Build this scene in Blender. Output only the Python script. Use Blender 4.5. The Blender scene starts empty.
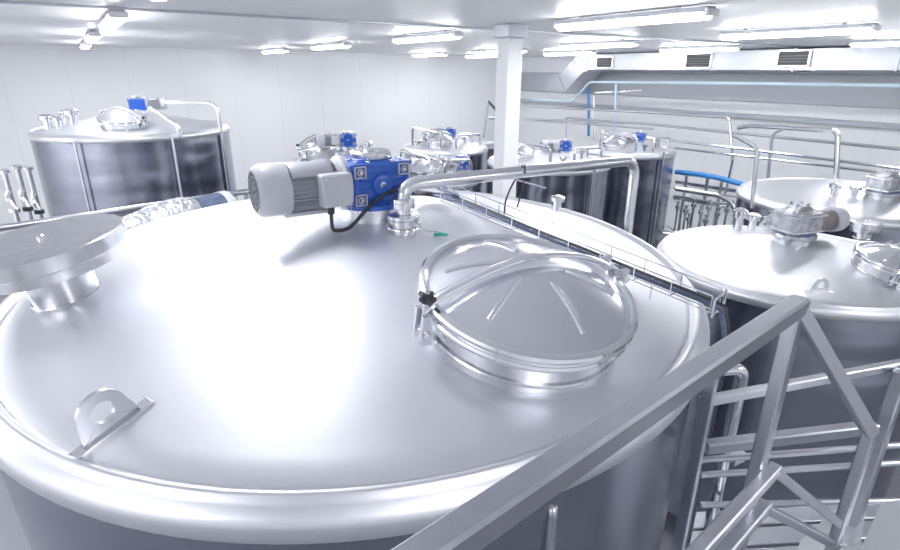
import bpy, bmesh, math, random
from mathutils import Vector, Matrix
from math import sin, cos, pi, radians, atan, sqrt, atan2
random.seed(4)
COL = bpy.context.scene.collection
ZC = 4.0                       # height of the eye above the floor
F = 550.0; TH = radians(20.3); RO = radians(.35); PHI = radians(33.3)
D1 = Vector((-sin(PHI), cos(PHI), 0)); D2 = Vector((cos(PHI), sin(PHI), 0)); UP = Vector((0, 0, 1))
KC = .47                       # ceiling above the eye

# ------------------------------------------------------------------ measuring helpers
def ray(px, py):
    u = (px-450)/F; v = (275-py)/F
    u, v = u*cos(RO)-v*sin(RO), u*sin(RO)+v*cos(RO)
    return Vector((u, cos(TH)+v*sin(TH), -sin(TH)+v*cos(TH)))
def at(px, py, z):             # point at height z (relative to the eye)
    r = ray(px, py); p = r*(z/r.z); p.z += ZC; return p
def at2(px, py, d, n=None):    # point on the vertical plane n.p = d
    n = n or D2; r = ray(px, py); p = r*(d/(r.x*n.x+r.y*n.y)); p.z += ZC; return p
def aty(px, py, y):
    r = ray(px, py); p = r*(y/r.y); p.z += ZC; return p
def W(d1, d2, z): p = D1*d1+D2*d2; p.z = z+ZC; return p

# ------------------------------------------------------------------ materials
def nt(name):
    m = bpy.data.materials.new(name); m.use_nodes = True
    return m, m.node_tree.nodes, m.node_tree.links, m.node_tree.nodes['Principled BSDF']
def mat(name, col, rough=.5, metal=0, noise=None, bump=0, bscale=40, spec=None, coat=0, stretch=None, alpha=None, bdet=3, var=.12, rvar=0, bdist=.01):
    m, N, L, B = nt(name)
    B.inputs['Base Color'].default_value = (*col, 1); B.inputs['Roughness'].default_value = rough; B.inputs['Metallic'].default_value = metal
    if spec is not None: B.inputs['Specular IOR Level'].default_value = spec
    if coat: B.inputs['Coat Weight'].default_value = coat
    tc = N.new('ShaderNodeTexCoord'); mp = N.new('ShaderNodeMapping'); L.new(tc.outputs['Object'], mp.inputs['Vector'])
    if stretch: mp.inputs['Scale'].default_value = stretch
    nz = N.new('ShaderNodeTexNoise'); nz.inputs['Scale'].default_value = noise or 6; nz.inputs['Detail'].default_value = 4
    L.new(mp.outputs[0], nz.inputs['Vector'])
    mx = N.new('ShaderNodeMix'); mx.data_type = 'RGBA'
    mx.inputs['A'].default_value = (*[c*(1-var) for c in col], 1); mx.inputs['B'].default_value = (*[min(1, c*(1+var*.6)) for c in col], 1)
    L.new(nz.outputs['Fac'], mx.inputs['Factor']); L.new(mx.outputs['Result'], B.inputs['Base Color'])
    if rvar:
        mr = N.new('ShaderNodeMapRange'); mr.inputs['To Min'].default_value = rough-rvar; mr.inputs['To Max'].default_value = rough+rvar
        L.new(nz.outputs['Fac'], mr.inputs['Value']); L.new(mr.outputs[0], B.inputs['Roughness'])
    if bump:
        n2 = N.new('ShaderNodeTexNoise'); n2.inputs['Scale'].default_value = bscale; n2.inputs['Detail'].default_value = bdet
        L.new(mp.outputs[0], n2.inputs['Vector'])
        bp = N.new('ShaderNodeBump'); bp.inputs['Strength'].default_value = bump; bp.inputs['Distance'].default_value = bdist
        L.new(n2.outputs['Fac'], bp.inputs['Height']); L.new(bp.outputs[0], B.inputs['Normal'])
    return m
M = {}
M['steel'] = mat('brushed_steel', (.70, .71, .75), .24, 1, noise=5, rvar=.05, var=.08)
M['top'] = mat('tank_top_steel', (.79, .80, .84), .44, .95, noise=3, rvar=.05, var=.06, bump=.05, bscale=5)
M['top2'] = mat('tank_roof_steel', (.74, .75, .78), .42, .9, noise=3, rvar=.05, var=.06)
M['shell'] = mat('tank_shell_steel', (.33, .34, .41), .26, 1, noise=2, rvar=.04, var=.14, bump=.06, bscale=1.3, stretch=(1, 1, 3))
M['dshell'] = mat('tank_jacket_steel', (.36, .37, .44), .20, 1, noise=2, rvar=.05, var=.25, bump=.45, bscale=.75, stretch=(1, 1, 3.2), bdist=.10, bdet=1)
M['band'] = mat('banded_steel', (.72, .73, .77), .24, .95, noise=26, rvar=.08, var=.38, stretch=(1, 1, .04))
M['polish'] = mat('polished_steel', (.88, .89, .92), .12, 1, noise=9, var=.04)
M['lid'] = mat('lid_steel', (.82, .83, .87), .2, .92, noise=4, var=.06)
M['pipe'] = mat('pipe_steel', (.78, .79, .83), .2, 1, noise=12, var=.06)
M['galv'] = mat('galvanised_steel', (.52, .53, .58), .36, 1, noise=30, var=.14, rvar=.08)
M['rail'] = mat('rail_steel', (.46, .47, .52), .34, 1, noise=60, var=.12, rvar=.08, stretch=(1, 1, .2))
M['white'] = mat('white_paint', (.9, .9, .92), .4, 0, noise=4, var=.03)
M['offwhite'] = mat('motor_grey_paint', (.34, .35, .40), .38, 0, noise=8, var=.05)
M['motor_l'] = mat('motor_white_paint', (.47, .48, .53), .35, 0, noise=8, var=.04)
M['blue'] = mat('blue_enamel', (.006, .085, .50), .3, 0, noise=14, var=.2, coat=.3)
M['bluehose'] = mat('blue_hose', (.03, .22, .62), .4, 0, noise=10, var=.1)
M['paleblue'] = mat('pale_blue_pipe', (.52, .70, .80), .35, 0, noise=10, var=.06)
M['black'] = mat('black_rubber', (.015, .016, .022), .45, 0, noise=20, var=.2)
M['dark'] = mat('dark_grey_plastic', (.06, .063, .075), .5, 0, noise=20, var=.2)
M['navy'] = mat('dark_blue_film', (.10, .13, .22), .25, .3, noise=22, var=.6, bump=.6, bscale=30)
M['film'] = mat('crinkled_film', (.55, .57, .62), .16, .6, noise=20, var=.95, bump=1.0, bscale=26, bdist=.02)
M['green'] = mat('teal_tag', (.0, .42, .33), .4, 0, noise=20, var=.1)
M['brown'] = mat('brown_grey_metal', (.22, .20, .20), .5, .3, noise=14, var=.3)
M['duct'] = mat('duct_sheet', (.48, .50, .55), .32, .8, noise=1.3, var=.12, bump=.8, bscale=1.9, bdist=.03)
M['greyband'] = mat('grey_panel', (.44, .46, .51), .5, 0, noise=2, var=.05)
M['foil'] = mat('foil_wrap', (.8, .81, .85), .22, 1, noise=18, var=.3, bump=.9, bscale=14)

def panel_mat(name, col, dirv, spacing, rough, gl=.0):
    """painted sandwich panels with fine joints every `spacing` metres along dirv"""
    m, N, L, B = nt(name)
    B.inputs['Roughness'].default_value = rough; B.inputs['Coat Weight'].default_value = gl; B.inputs['Coat Roughness'].default_value = .28
    g = N.new('ShaderNodeNewGeometry'); d = N.new('ShaderNodeVectorMath'); d.operation = 'DOT_PRODUCT'; d.inputs[1].default_value = dirv
    L.new(g.outputs['Position'], d.inputs[0])
    a = N.new('ShaderNodeMath'); a.operation = 'DIVIDE'; a.inputs[1].default_value = spacing; L.new(d.outputs['Value'], a.inputs[0])
    f = N.new('ShaderNodeMath'); f.operation = 'FRACT'; L.new(a.outputs[0], f.inputs[0])
    c = N.new('ShaderNodeMath'); c.operation = 'LESS_THAN'; c.inputs[1].default_value = .012/spacing; L.new(f.outputs[0], c.inputs[0])
    nz = N.new('ShaderNodeTexNoise'); nz.inputs['Scale'].default_value = .7; L.new(g.outputs['Position'], nz.inputs['Vector'])
    m1 = N.new('ShaderNodeMix'); m1.data_type = 'RGBA'; m1.inputs['A'].default_value = (*[x*.97 for x in col], 1); m1.inputs['B'].default_value = (*col, 1)
    L.new(nz.outputs['Fac'], m1.inputs['Factor'])
    mx = N.new('ShaderNodeMix'); mx.data_type = 'RGBA'; L.new(m1.outputs['Result'], mx.inputs['A']); mx.inputs['B'].default_value = (*[x*.86 for x in col], 1)
    L.new(c.outputs[0], mx.inputs['Factor']); L.new(mx.outputs['Result'], B.inputs['Base Color'])
    return m
M['wall_b'] = panel_mat('wall_panels_back', (.90, .905, .925), D2, 1.15, .45, .15)
M['wall_r'] = panel_mat('wall_panels_right', (.89, .895, .915), D1, 1.15, .45, .15)
M['ceil'] = panel_mat('ceiling_panels', (.88, .885, .905), D1, 3.25, .5, .22)
M['floor'] = mat('resin_floor', (.16, .165, .19), .35, 0, noise=2, var=.15)
def emis(name, col, s):
    m, N, L, B = nt(name); B.inputs['Base Color'].default_value = (.9, .9, .9, 1)
    B.inputs['Emission Color'].default_value = (*col, 1); B.inputs['Emission Strength'].default_value = s
    nz = N.new('ShaderNodeTexNoise'); nz.inputs['Scale'].default_value = 3
    mr = N.new('ShaderNodeMapRange'); mr.inputs['To Min'].default_value = s*.96; mr.inputs['To Max'].default_value = s*1.04
    L.new(nz.outputs['Fac'], mr.inputs['Value']); L.new(mr.outputs[0], B.inputs['Emission Strength'])
    return m
M['lamp'] = emis('lamp_diffuser', (.95, .97, 1), 27)

# ------------------------------------------------------------------ mesh builder
def frame(z, x=None, o=(0, 0, 0)):
    z = Vector(z).normalized(); x = Vector(x) if x is not None else (Vector((1, 0, 0)) if abs(z.x) < .9 else Vector((0, 1, 0)))
    x = (x-z*x.dot(z)).normalized(); y = z.cross(x)
    m = Matrix((x, y, z)).transposed().to_4x4(); m.translation = Vector(o); return m
def bend(pts, r, n=6):
    pts = [Vector(p) for p in pts]; out = [pts[0]]
    for i in range(1, len(pts)-1):
        a, b, c = pts[i-1], pts[i], pts[i+1]; u = (a-b); v = (c-b)
        k = min(r, u.length*.49, v.length*.49); p = b+u.normalized()*k; q = b+v.normalized()*k
        for j in range(n+1):
            t = j/n; out.append(p*(1-t)**2+b*2*t*(1-t)+q*t*t)
    out.append(pts[-1]); return out
def smoothpath(pts, n=8):       # Catmull-Rom
    pts = [Vector(p) for p in pts]; P = [pts[0]*2-pts[1]]+pts+[pts[-1]*2-pts[-2]]; out = []
    for i in range(1, len(P)-2):
        for j in range(n):
            t = j/n; a, b, c, d = P[i-1:i+3]
            out.append(.5*((2*b)+(c-a)*t+(2*a-5*b+4*c-d)*t*t+(3*b-a-3*c+d)*t**3))
    out.append(pts[-1]); return out
ROOTM = {}
class MB:
    def __init__(s): s.v = []; s.f = []
    def add(s, vs, fs, m=None):
        k = len(s.v); s.v += [(m @ Vector(v)) if m is not None else Vector(v) for v in vs]; s.f += [tuple(i+k for i in f) for f in fs]; return s
    def box(s, a, b, m=None):
        (x0, y0, z0), (x1, y1, z1) = a, b
        return s.add([(x0, y0, z0), (x1, y0, z0), (x1, y1, z0), (x0, y1, z0), (x0, y0, z1), (x1, y0, z1), (x1, y1, z1), (x0, y1, z1)],
                     [(3, 2, 1, 0), (4, 5, 6, 7), (0, 1, 5, 4), (1, 2, 6, 5), (2, 3, 7, 6), (3, 0, 4, 7)], m)
    def beam(s, p, q, w, h=None, up=(0, 0, 1), ch=.12):
        p = Vector(p); q = Vector(q); h = h or w; z = (q-p); L = z.length; z.normalize(); u = Vector(up)
        if abs(z.dot(u)) > .98: u = D1
        m = frame(z, z.cross(u).cross(z) if False else u.cross(z), p); c = ch*min(w, h); a, b = w/2, h/2
        ring = [(-a+c, -b), (a-c, -b), (a, -b+c), (a, b-c), (a-c, b), (-a+c, b), (-a, b-c), (-a, -b+c)]
        vs = [(x, y, 0) for x, y in ring]+[(x, y, L) for x, y in ring]
        return s.add(vs, [tuple(range(7, -1, -1)), tuple(range(8, 16))]+[(i, (i+1) % 8, (i+1) % 8+8, i+8) for i in range(8)], m)
    def prism(s, poly, z0, z1, m=None):
        n = len(poly); return s.add([(x, y, z0) for x, y in poly]+[(x, y, z1) for x, y in poly],
            [tuple(range(n-1, -1, -1)), tuple(range(n, 2*n))]+[(i, (i+1) % n, (i+1) % n+n, i+n) for i in range(n)], m)
    def lathe(s, prof, m=None, seg=32, a0=0, a1=2*pi):
        full = abs(a1-a0-2*pi) < 1e-6; ns = seg if full else seg+1; vs = []; idx = []
        for r, z in prof:
            if r < 1e-6: idx.append([len(vs)]*ns); vs.append((0, 0, z))
            else:
                idx.append(list(range(len(vs), len(vs)+ns)))
                vs += [(r*cos(a0+(a1-a0)*k/seg), r*sin(a0+(a1-a0)*k/seg), z) for k in range(ns)]
        fs = []
        for i in range(len(prof)-1):
            for k in range(seg):
                k2 = (k+1) % ns; q = [idx[i][k], idx[i][k2], idx[i+1][k2], idx[i+1][k]]
                q = [x for j, x in enumerate(q) if x not in q[:j]]
                if len(q) > 2: fs.append(tuple(q))
        return s.add(vs, fs, m)
    def cyl(s, p, q, r, r2=None, seg=20):
        p = Vector(p); q = Vector(q); L = (q-p).length; r2 = r if r2 is None else r2; c = min(r, r2, L)*.08
        return s.lathe([(0, 0), (r-c, 0), (r, c), (r2, L-c), (r2-c, L), (0, L)], frame(q-p, None, p), seg)
    def torus(s, R, r, m=None, seg=64, rs=10, a0=0, a1=2*pi):
        prof = [(R+r*cos(2*pi*k/rs), r*sin(2*pi*k/rs)) for k in range(rs+1)]
        return s.lathe(prof, m, seg, a0, a1)
    def tube(s, pts, r, seg=10, ry=None):
        pts = [Vector(p) for p in pts]; n = len(pts); ry = ry or r
        t0 = (pts[1]-pts[0]).normalized(); x = Vector((0, 0, 1)) if abs(t0.z) < .9 else Vector((1, 0, 0)); vs = []
        for i, p in enumerate(pts):
            t = ((pts[min(i+1, n-1)]-p).normalized()+(p-pts[max(i-1, 0)]).normalized()).normalized()
            x = (x-t*x.dot(t)).normalized(); y = t.cross(x)
            vs += [p+x*r*cos(2*pi*k/seg)+y*ry*sin(2*pi*k/seg) for k in range(seg)]
        fs = [tuple(range(seg-1, -1, -1)), tuple(range((n-1)*seg, n*seg))]
        for i in range(n-1):
            for k in range(seg): a = i*seg+k; b = i*seg+(k+1) % seg; fs.append((a, b, b+seg, a+seg))
        return s.add(vs, fs)
    def build(s, name, m, parent=None, world=False, bev=0, kind=None, label=None, ang=35):
        me = bpy.data.meshes.new(name); vs = s.v
        if world and parent is not None:
            inv = ROOTM[top(parent).name].inverted(); vs = [inv @ v for v in vs]
        off = Vector((0, 0, 0))
        if parent is None and kind is None:        # a one-mesh thing: origin at its base
            lo = [min(v[i] for v in vs) for i in range(3)]; hi = [max(v[i] for v in vs) for i in range(3)]
            off = Vector(((lo[0]+hi[0])/2, (lo[1]+hi[1])/2, lo[2])); vs = [v-off for v in vs]
        me.from_pydata([tuple(v) for v in vs], [], s.f)
        bm = bmesh.new(); bm.from_mesh(me); bmesh.ops.recalc_face_normals(bm, faces=bm.faces); bm.to_mesh(me); bm.free()
        me.polygons.foreach_set('use_smooth', [True]*len(me.polygons)); me.set_sharp_from_angle(angle=radians(ang))
        me.materials.append(M[m] if isinstance(m, str) else m)
        o = bpy.data.objects.new(name, me); COL.objects.link(o); o.location = off
        if parent is not None: o.parent = parent
        if kind: o['kind'] = kind
        if label: o['label'] = label
        if bev:
            b = o.modifiers.new('bevel', 'BEVEL'); b.width = bev; b.segments = 2; b.limit_method = 'ANGLE'; b.harden_normals = False
        return o
def top(o):
    while o.parent: o = o.parent
    return o
def thing(name, label, cat, loc=(0, 0, 0), rotz=0, group=None, mtx=None):
    o = bpy.data.objects.new(name, None); COL.objects.link(o); o.empty_display_size = .1
    m = mtx if mtx is not None else Matrix.Translation(Vector(loc)) @ Matrix.Rotation(rotz, 4, 'Z')
    o.matrix_world = m; o.location = m.to_translation(); o.rotation_euler = m.to_euler(); o.scale = m.to_scale(); ROOTM[o.name] = m
    o['label'] = label; o['category'] = cat
    if group: o['group'] = group
    return o
def tag(o, label, cat, group=None):
    o['label'] = label; o['category'] = cat
    if group: o['group'] = group
    return o
def copy_tree(o, parent=None):
    c = o.copy(); COL.objects.link(c); c.parent = parent
    for ch in list(o.children): copy_tree(ch, c)
    return c

# ------------------------------------------------------------------ the room
BW, RW, LW, FW = 15.2, 12.8, -4.6, -4.0     # walls along D1 / D2
def slab(name, a, b, za, zb, m, th=.2, outward=None):
    A, B = Vector(a), Vector(b); n = Vector(outward)*th
    mb = MB(); mb.add([(A.x, A.y, za), (B.x, B.y, za), (B.x+n.x, B.y+n.y, za), (A.x+n.x, A.y+n.y, za), (A.x, A.y, zb), (B.x, B.y, zb), (B.x+n.x, B.y+n.y, zb), (A.x+n.x, A.y+n.y, zb)],
        [(3, 2, 1, 0), (4, 5, 6, 7), (0, 1, 5, 4), (1, 2, 6, 5), (2, 3, 7, 6), (3, 0, 4, 7)])
    return mb.build(name, m, kind='structure')
ZT = ZC+KC
slab('wall_back', W(BW, LW, 0), W(BW, RW, 0), 0, ZT, 'wall_b', outward=D1)
slab('wall_right', W(FW, RW, 0), W(BW, RW, 0), 0, ZT, 'wall_r', outward=D2)
slab('wall_left', W(FW, LW, 0), W(BW, LW, 0), 0, ZT, 'wall_r', outward=-D2)
slab('wall_front', W(FW, LW, 0), W(FW, RW, 0), 0, ZT, 'wall_b', outward=-D1)
def hslab(name, z0, z1, m):
    c = [W(FW-.2, LW-.2, 0), W(FW-.2, RW+.2, 0), W(BW+.2, RW+.2, 0), W(BW+.2, LW-.2, 0)]
    MB().prism([(p.x, p.y) for p in c], z0, z1).build(name, m, kind='structure')
hslab('floor', -.2, 0, 'floor'); hslab('ceiling', ZT, ZT+.15, 'ceil')
# ceiling joint covers
for i, d in enumerate((5.55,)):
    MB().beam(W(d, LW+.02, KC-.01), W(d, RW-.02, KC-.01), .045, .018).build('trim_%d' % (i+1), 'galv' if i == 0 else 'white', kind='structure')
MB().beam(W(BW-.02, LW+.02, KC-.03), W(BW-.02, RW-.02, KC-.03), .04, .06).build('trim_2', 'white', kind='structure')
# stepped grey and white bands along the right wall
def wband(name, y0a, y1a, d, m, px0=640, th=.12, x1=900):
    za = (at2(px0, y0a, d).z+0); zb = at2(px0, y1a, d).z
    a = W(FW+.1, d+th/2, 0); b = W(BW-.05, d+th/2, 0)
    MB().beam((a.x, a.y, (za+zb)/2), (b.x, b.y, (za+zb)/2), th, abs(za-zb)).build(name, m, kind='structure')
wband('trim_3', 73, 96.5, RW-.10, 'greyband', th=.10)
wband('trim_4', 107, 111, RW-.16, 'greyband', th=.16)

# ------------------------------------------------------------------ ceiling lights
def make_light(label):
    t = thing('ceiling_light', label, 'light', (0, 0, 0), 0, 'ceiling lights in rows')
    L = .775
    h = MB(); h.prism([(-.045, .012), (-.066, -.018), (-.07, -.034), (.07, -.034), (.066, -.018), (.045, .012)], -L, L, frame((1, 0, 0), (0, 1, 0))); h.build('housing', 'greyband', t)
    d = MB(); pr = [(-.07, -.03)]
    for k in range(9): a = pi+pi*k/8; pr.append((.07*cos(a), -.042+.036*sin(a)))
    pr.append((.07, -.03)); d.prism(pr, -L+.03, L-.03, frame((1, 0, 0), (0, 1, 0)))
    d.build('diffuser', 'lamp', t)
    for sx in (-1, 1):
        MB().box((sx*L-.02, -.07, -.055), (sx*L+.012, .07, -.005)).build('end_cap', 'white', t, bev=.008)
        MB().cyl((sx*.5, 0, -.001), (sx*.5, 0, .03), .02, seg=10).build('bracket', 'galv', t)
    return t
ords = ['nearest', 'second', 'third', 'fourth']
rows = [((.50, .43, .38, .38), -.25, 'row over the rear left tank'), ((3.95,)*4, .12, 'row across the ceiling left of the column'), ((6.45, 7.05, 7.7, 7.9), .05, 'row passing behind the column top'), ((9.6,)*4, 0, 'row beside the air duct')]
proto = None
for ri, (d2s, sh, rn) in enumerate(rows):
    for k in range(4):
        d1 = 2.5+3.25*k+.775+sh; d2 = d2s[k]
        lab = 'long white ceiling light, %s in the %s' % (ords[k], rn)
        if proto is None: proto = o = make_light(lab)
        else: o = copy_tree(proto); o['label'] = lab
        p = W(d1, d2, KC-.03); o.location = p; o.rotation_euler = (0, 0, PHI+pi/2)
# lamps of the hall behind the viewer
for d1, d2, l, pw in ((-1.6, .33, 1.5, 30), (-1.6, 3.95, 1.5, 30), (-1.6, 7.3, 1.5, 30), (.6, -3, 1.5, 45), (5, -3.2, 1.5, 75), (9, -3.2, 1.5, 75)):
    la = bpy.data.lights.new('hall_lamp', 'AREA'); la.shape = 'RECTANGLE'; la.size = l; la.size_y = .14; la.energy = pw; la.color = (.95, .97, 1)
    lo = bpy.data.objects.new('hall_lamp', la); COL.objects.link(lo); lo.location = W(d1, d2, KC-.09); lo.rotation_euler = (0, 0, PHI+pi/2)

# ------------------------------------------------------------------ column
pc = at(511, 33, KC); pc = Vector((pc.x, pc.y, 0)); pc = (at(498, 24, KC)+at(524.5, 24, KC))/2; pc.z = 0; pc += D1*.10+Vector((.06, .0, 0))
t = thing('support_column', 'square white column between floor and ceiling, right of the middle', 'column', pc, PHI)
MB().box((-.10, -.10, 0), (.10, .10, ZT-.13)).build('shaft', 'white', t, bev=.012)
MB().box((-.128, -.128, ZT-.13), (.128, .128, ZT-.002)).build('cap', 'galv', t, bev=.004)
MB().box((-.13, -.13, 0.0), (.13, .13, .12)).build('base', 'white', t, bev=.004)

# ------------------------------------------------------------------ gear motors
def gear_motor(label, m, body='motor_l', gear='blue', detail=True, wrapped=False, name='gear_motor', group=None, skip_ped=False):
    t = thing(name, label, 'motor', mtx=m, group=group)
    if not skip_ped:
        MB().lathe([(.135, -.03), (.135, .03), (.142, .033), (.142, .048), (0, .048)], seg=32).build('pedestal', 'steel', t)
    fl = MB(); fl.lathe([(0, .046), (.146, .046), (.15, .05), (.15, .064), (.146, .068), (0, .068)], seg=36)
    for k in range(8): a = k*pi/4+.2; fl.cyl((.128*cos(a), .128*sin(a), .066), (.128*cos(a), .128*sin(a), .076), .009, seg=6)
    fl.build('mounting_flange', gear, t)
    g = MB(); c = .012; x, y = .13, .105; z0, z1 = .066, .236
    ring = [(-x+c, -y), (x-c, -y), (x, -y+c), (x, y-c), (x-c, y), (-x+c, y), (-x, y-c), (-x, -y+c)]
    g.prism(ring, z0, z1)
    if detail:
        for zz in (.10, .135, .17, .20): g.box((-x+.03, -y-.006, zz-.004), (x-.03, y+.006, zz+.004))     # cast ribs
        g.lathe([(.045, 0), (.045, .012), (.03, .012), (0, .012)], frame((0, -1, 0), None, (0, -y, .15)), 20)
        for xx in (-x+.012, x-.012): g.box((xx-.01, -y-.008, z0+.02), (xx+.01, y+.008, z1-.02))
        g.box((-x-.012, -y-.006, z1-.014), (x+.012, y+.006, z1+.004)); g.box((-x-.01, -y-.006, z0-.002), (x+.01, y+.006, z0+.014))
    gb = g.build('gearbox', gear, t, bev=.004)
    if detail:
        for xx in (-x+.03, x-.03):
            for zz in (z0+.028, z1-.028):
                q = MB(); m2 = frame((0, -1, 0), (1, 0, 0), (xx, -y-.006, zz))
                for a, b in (((-.026, -.024), (.026, -.019)), ((-.026, .019), (.026, .024)), ((-.026, -.024), (-.021, .024)), ((.021, -.024), (.026, .024))): q.box((a[0], a[1], -.002), (b[0], b[1], .008), m2)
                q.torus(.012, .0035, m2 @ Matrix.Translation((0, 0, .006)), 16, 6); q.build('bolt_pad', 'motor_l', gb)
                MB().lathe([(0, .004), (.007, .004), (.007, .014), (0, .014)], m2, 6).build('bolt', 'steel', gb)
        MB().lathe([(.013, .008), (.013, .016), (.008, .02), (0, .02)], frame((0, -1, 0), None, (0, -y, .15)), 16).build('oil_gauge', 'steel', gb)
        for xx in (-.105, .105):
            for yy in (-.08, .08): MB().cyl((xx, yy, z1+.002), (xx, yy, z1+.014), .009, seg=6).build('bolt', 'steel', gb)
    if wrapped:
        w = MB(); X, Y = .165, .135; cc = .05
        for za, zb2, k2 in ((.085, .10, .93), (.10, .235, 1.0), (.235, .255, .95)):
            w.prism([(-X*k2+cc, -Y*k2), (X*k2-cc, -Y*k2), (X*k2, -Y*k2+cc), (X*k2, Y*k2-cc), (X*k2-cc, Y*k2), (-X*k2+cc, Y*k2), (-X*k2, Y*k2-cc), (-X*k2, -Y*k2+cc)], za, zb2)
        w.lathe([(0, .31), (.07, .305), (.10, .28), (.11, .25)], None, 24); w.build('film_wrap', 'film', t)
        for zz in (.105, .232):
            MB().tube([(-X, -Y, zz), (X, -Y, zz), (X, Y, zz), (-X, Y, zz), (-X, -Y, zz)], .006, 8).build('wrap_tape', 'polish', t)
        MB().torus(.15, .024, Matrix.Translation((0, 0, .055)), 40, 10).build('cable_ring', 'film', t)
        for k in range(4): a = k*pi/2+.5; MB().cyl((.06*cos(a), .06*sin(a), .29), (.06*cos(a), .06*sin(a), .325), .014, seg=8).build('bolt', 'polish', t)
    tc = MB(); tc.lathe([(0, z1), (.085, z1), (.088, z1+.006), (.088, z1+.038), (.082, z1+.044), (.03, z1+.044), (.026, z1+.05), (0, z1+.05)], seg=32)
    tcb = tc.build('top_cover', 'steel', t)
    for k in range(6 if detail else 0): a = k*pi/3; MB().cyl((.104*cos(a), .104*sin(a), z1+.003), (.104*cos(a), .104*sin(a), z1+.012), .008, seg=6).build('bolt', 'steel', tcb)
    if detail: MB().torus(.098, .007, Matrix.Translation((0, 0, z1+.004)), 32, 8).build('cover_ring', gear, tcb)
    zc = .152; mx = frame((-1, 0, 0), (0, 1, 0), (-x, 0, zc))
    MB().lathe([(0, 0), (.112, 0), (.114, .004), (.114, .02), (.10, .03), (.096, .05), (0, .05)], mx, 40).build('motor_flange', body, t)
    bm_ = MB(); bm_.lathe([(0, .045), (.084, .045), (.084, .26), (0, .26)], mx, 40)
    if detail:
        for k in range(36):
            a = 2*pi*k/36; bm_.add([(.08*cos(a)-.0016*sin(a), .08*sin(a)+.0016*cos(a), z) for z in (.05, .25)]+[(.099*cos(a)-.0012*sin(a), .099*sin(a)+.0012*cos(a), z) for z in (.25, .05)]
                +[(.08*cos(a)+.0016*sin(a), .08*sin(a)-.0016*cos(a), z) for z in (.05, .25)]+[(.099*cos(a)+.0012*sin(a), .099*sin(a)-.0012*cos(a), z) for z in (.25, .05)],
                [(0, 1, 2, 3), (7, 6, 5, 4), (3, 2, 6, 7), (0, 3, 7, 4), (1, 5, 6, 2)], mx)
    bm_.build('motor_body', 'brown' if wrapped else ('offwhite' if detail else body), t)
    MB().lathe([(.086, .245), (.104, .246), (.106, .25), (.106, .335), (.10, .355), (.084, .368), (.08, .368)], mx, 40).build('fan_cover', body, t)
    if detail:
        # cast shroud over the motor top and terminal box on the near side
        MB().lathe([(.101, .07), (.104, .075), (.104, .235), (.101, .24)], mx @ Matrix.Rotation(0, 4, 'Z'), 10, radians(212), radians(318)).build('body_cover', 'offwhite', t)
        fg = MB(); fg.lathe([(0, .362), (.082, .362), (.082, .366), (0, .366)], mx, 32); go = fg.build('fan_grille', 'dark', t)
        gr = MB()
        for R in (.02, .04, .06, .078): gr.torus(R, .0014, mx @ Matrix.Translation((0, 0, .368)), 32, 6)
        for k in range(12): a = k*pi/6; gr.cyl(mx @ Vector((.01*cos(a), .01*sin(a), .368)), mx @ Vector((.08*cos(a), .08*sin(a), .368)), .0012, seg=5)
        gr.build('grille_wires', 'offwhite', go)
        tb = MB(); tb.box((-.272, -.142, .085), (-.145, -.08, .215)); tbo = tb.build('terminal_box', body, t, bev=.008)
        MB().box((-.268, -.152, .09), (-.149, -.1435, .211)).build('terminal_cover', body, tbo, bev=.004)
        for xx in (-.26, -.157):
            for zz in (.098, .203): MB().cyl((xx, -.151, zz), (xx, -.156, zz), .005, seg=8).build('screw', 'steel', tbo)
        MB().cyl((-.235, -.115, .087), (-.235, -.115, .055), .016, .014, 12).build('cable_gland', 'black', tbo)
        MB().box((-.40, -.05, .045), (-.22, .05, .062)).build('foot', body, t, bev=.004)
        MB().tube(bend([(-.30, 0, .245), (-.30, 0, .262), (-.27, 0, .262), (-.27, 0, .245)], .01), .005, 8).build('lifting_eye', 'offwhite', t)
    else:
        MB().box((-.27, -.15, .09), (-.15, -.08, .21)).build('terminal_box', body, t, bev=.008)
    return t

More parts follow.
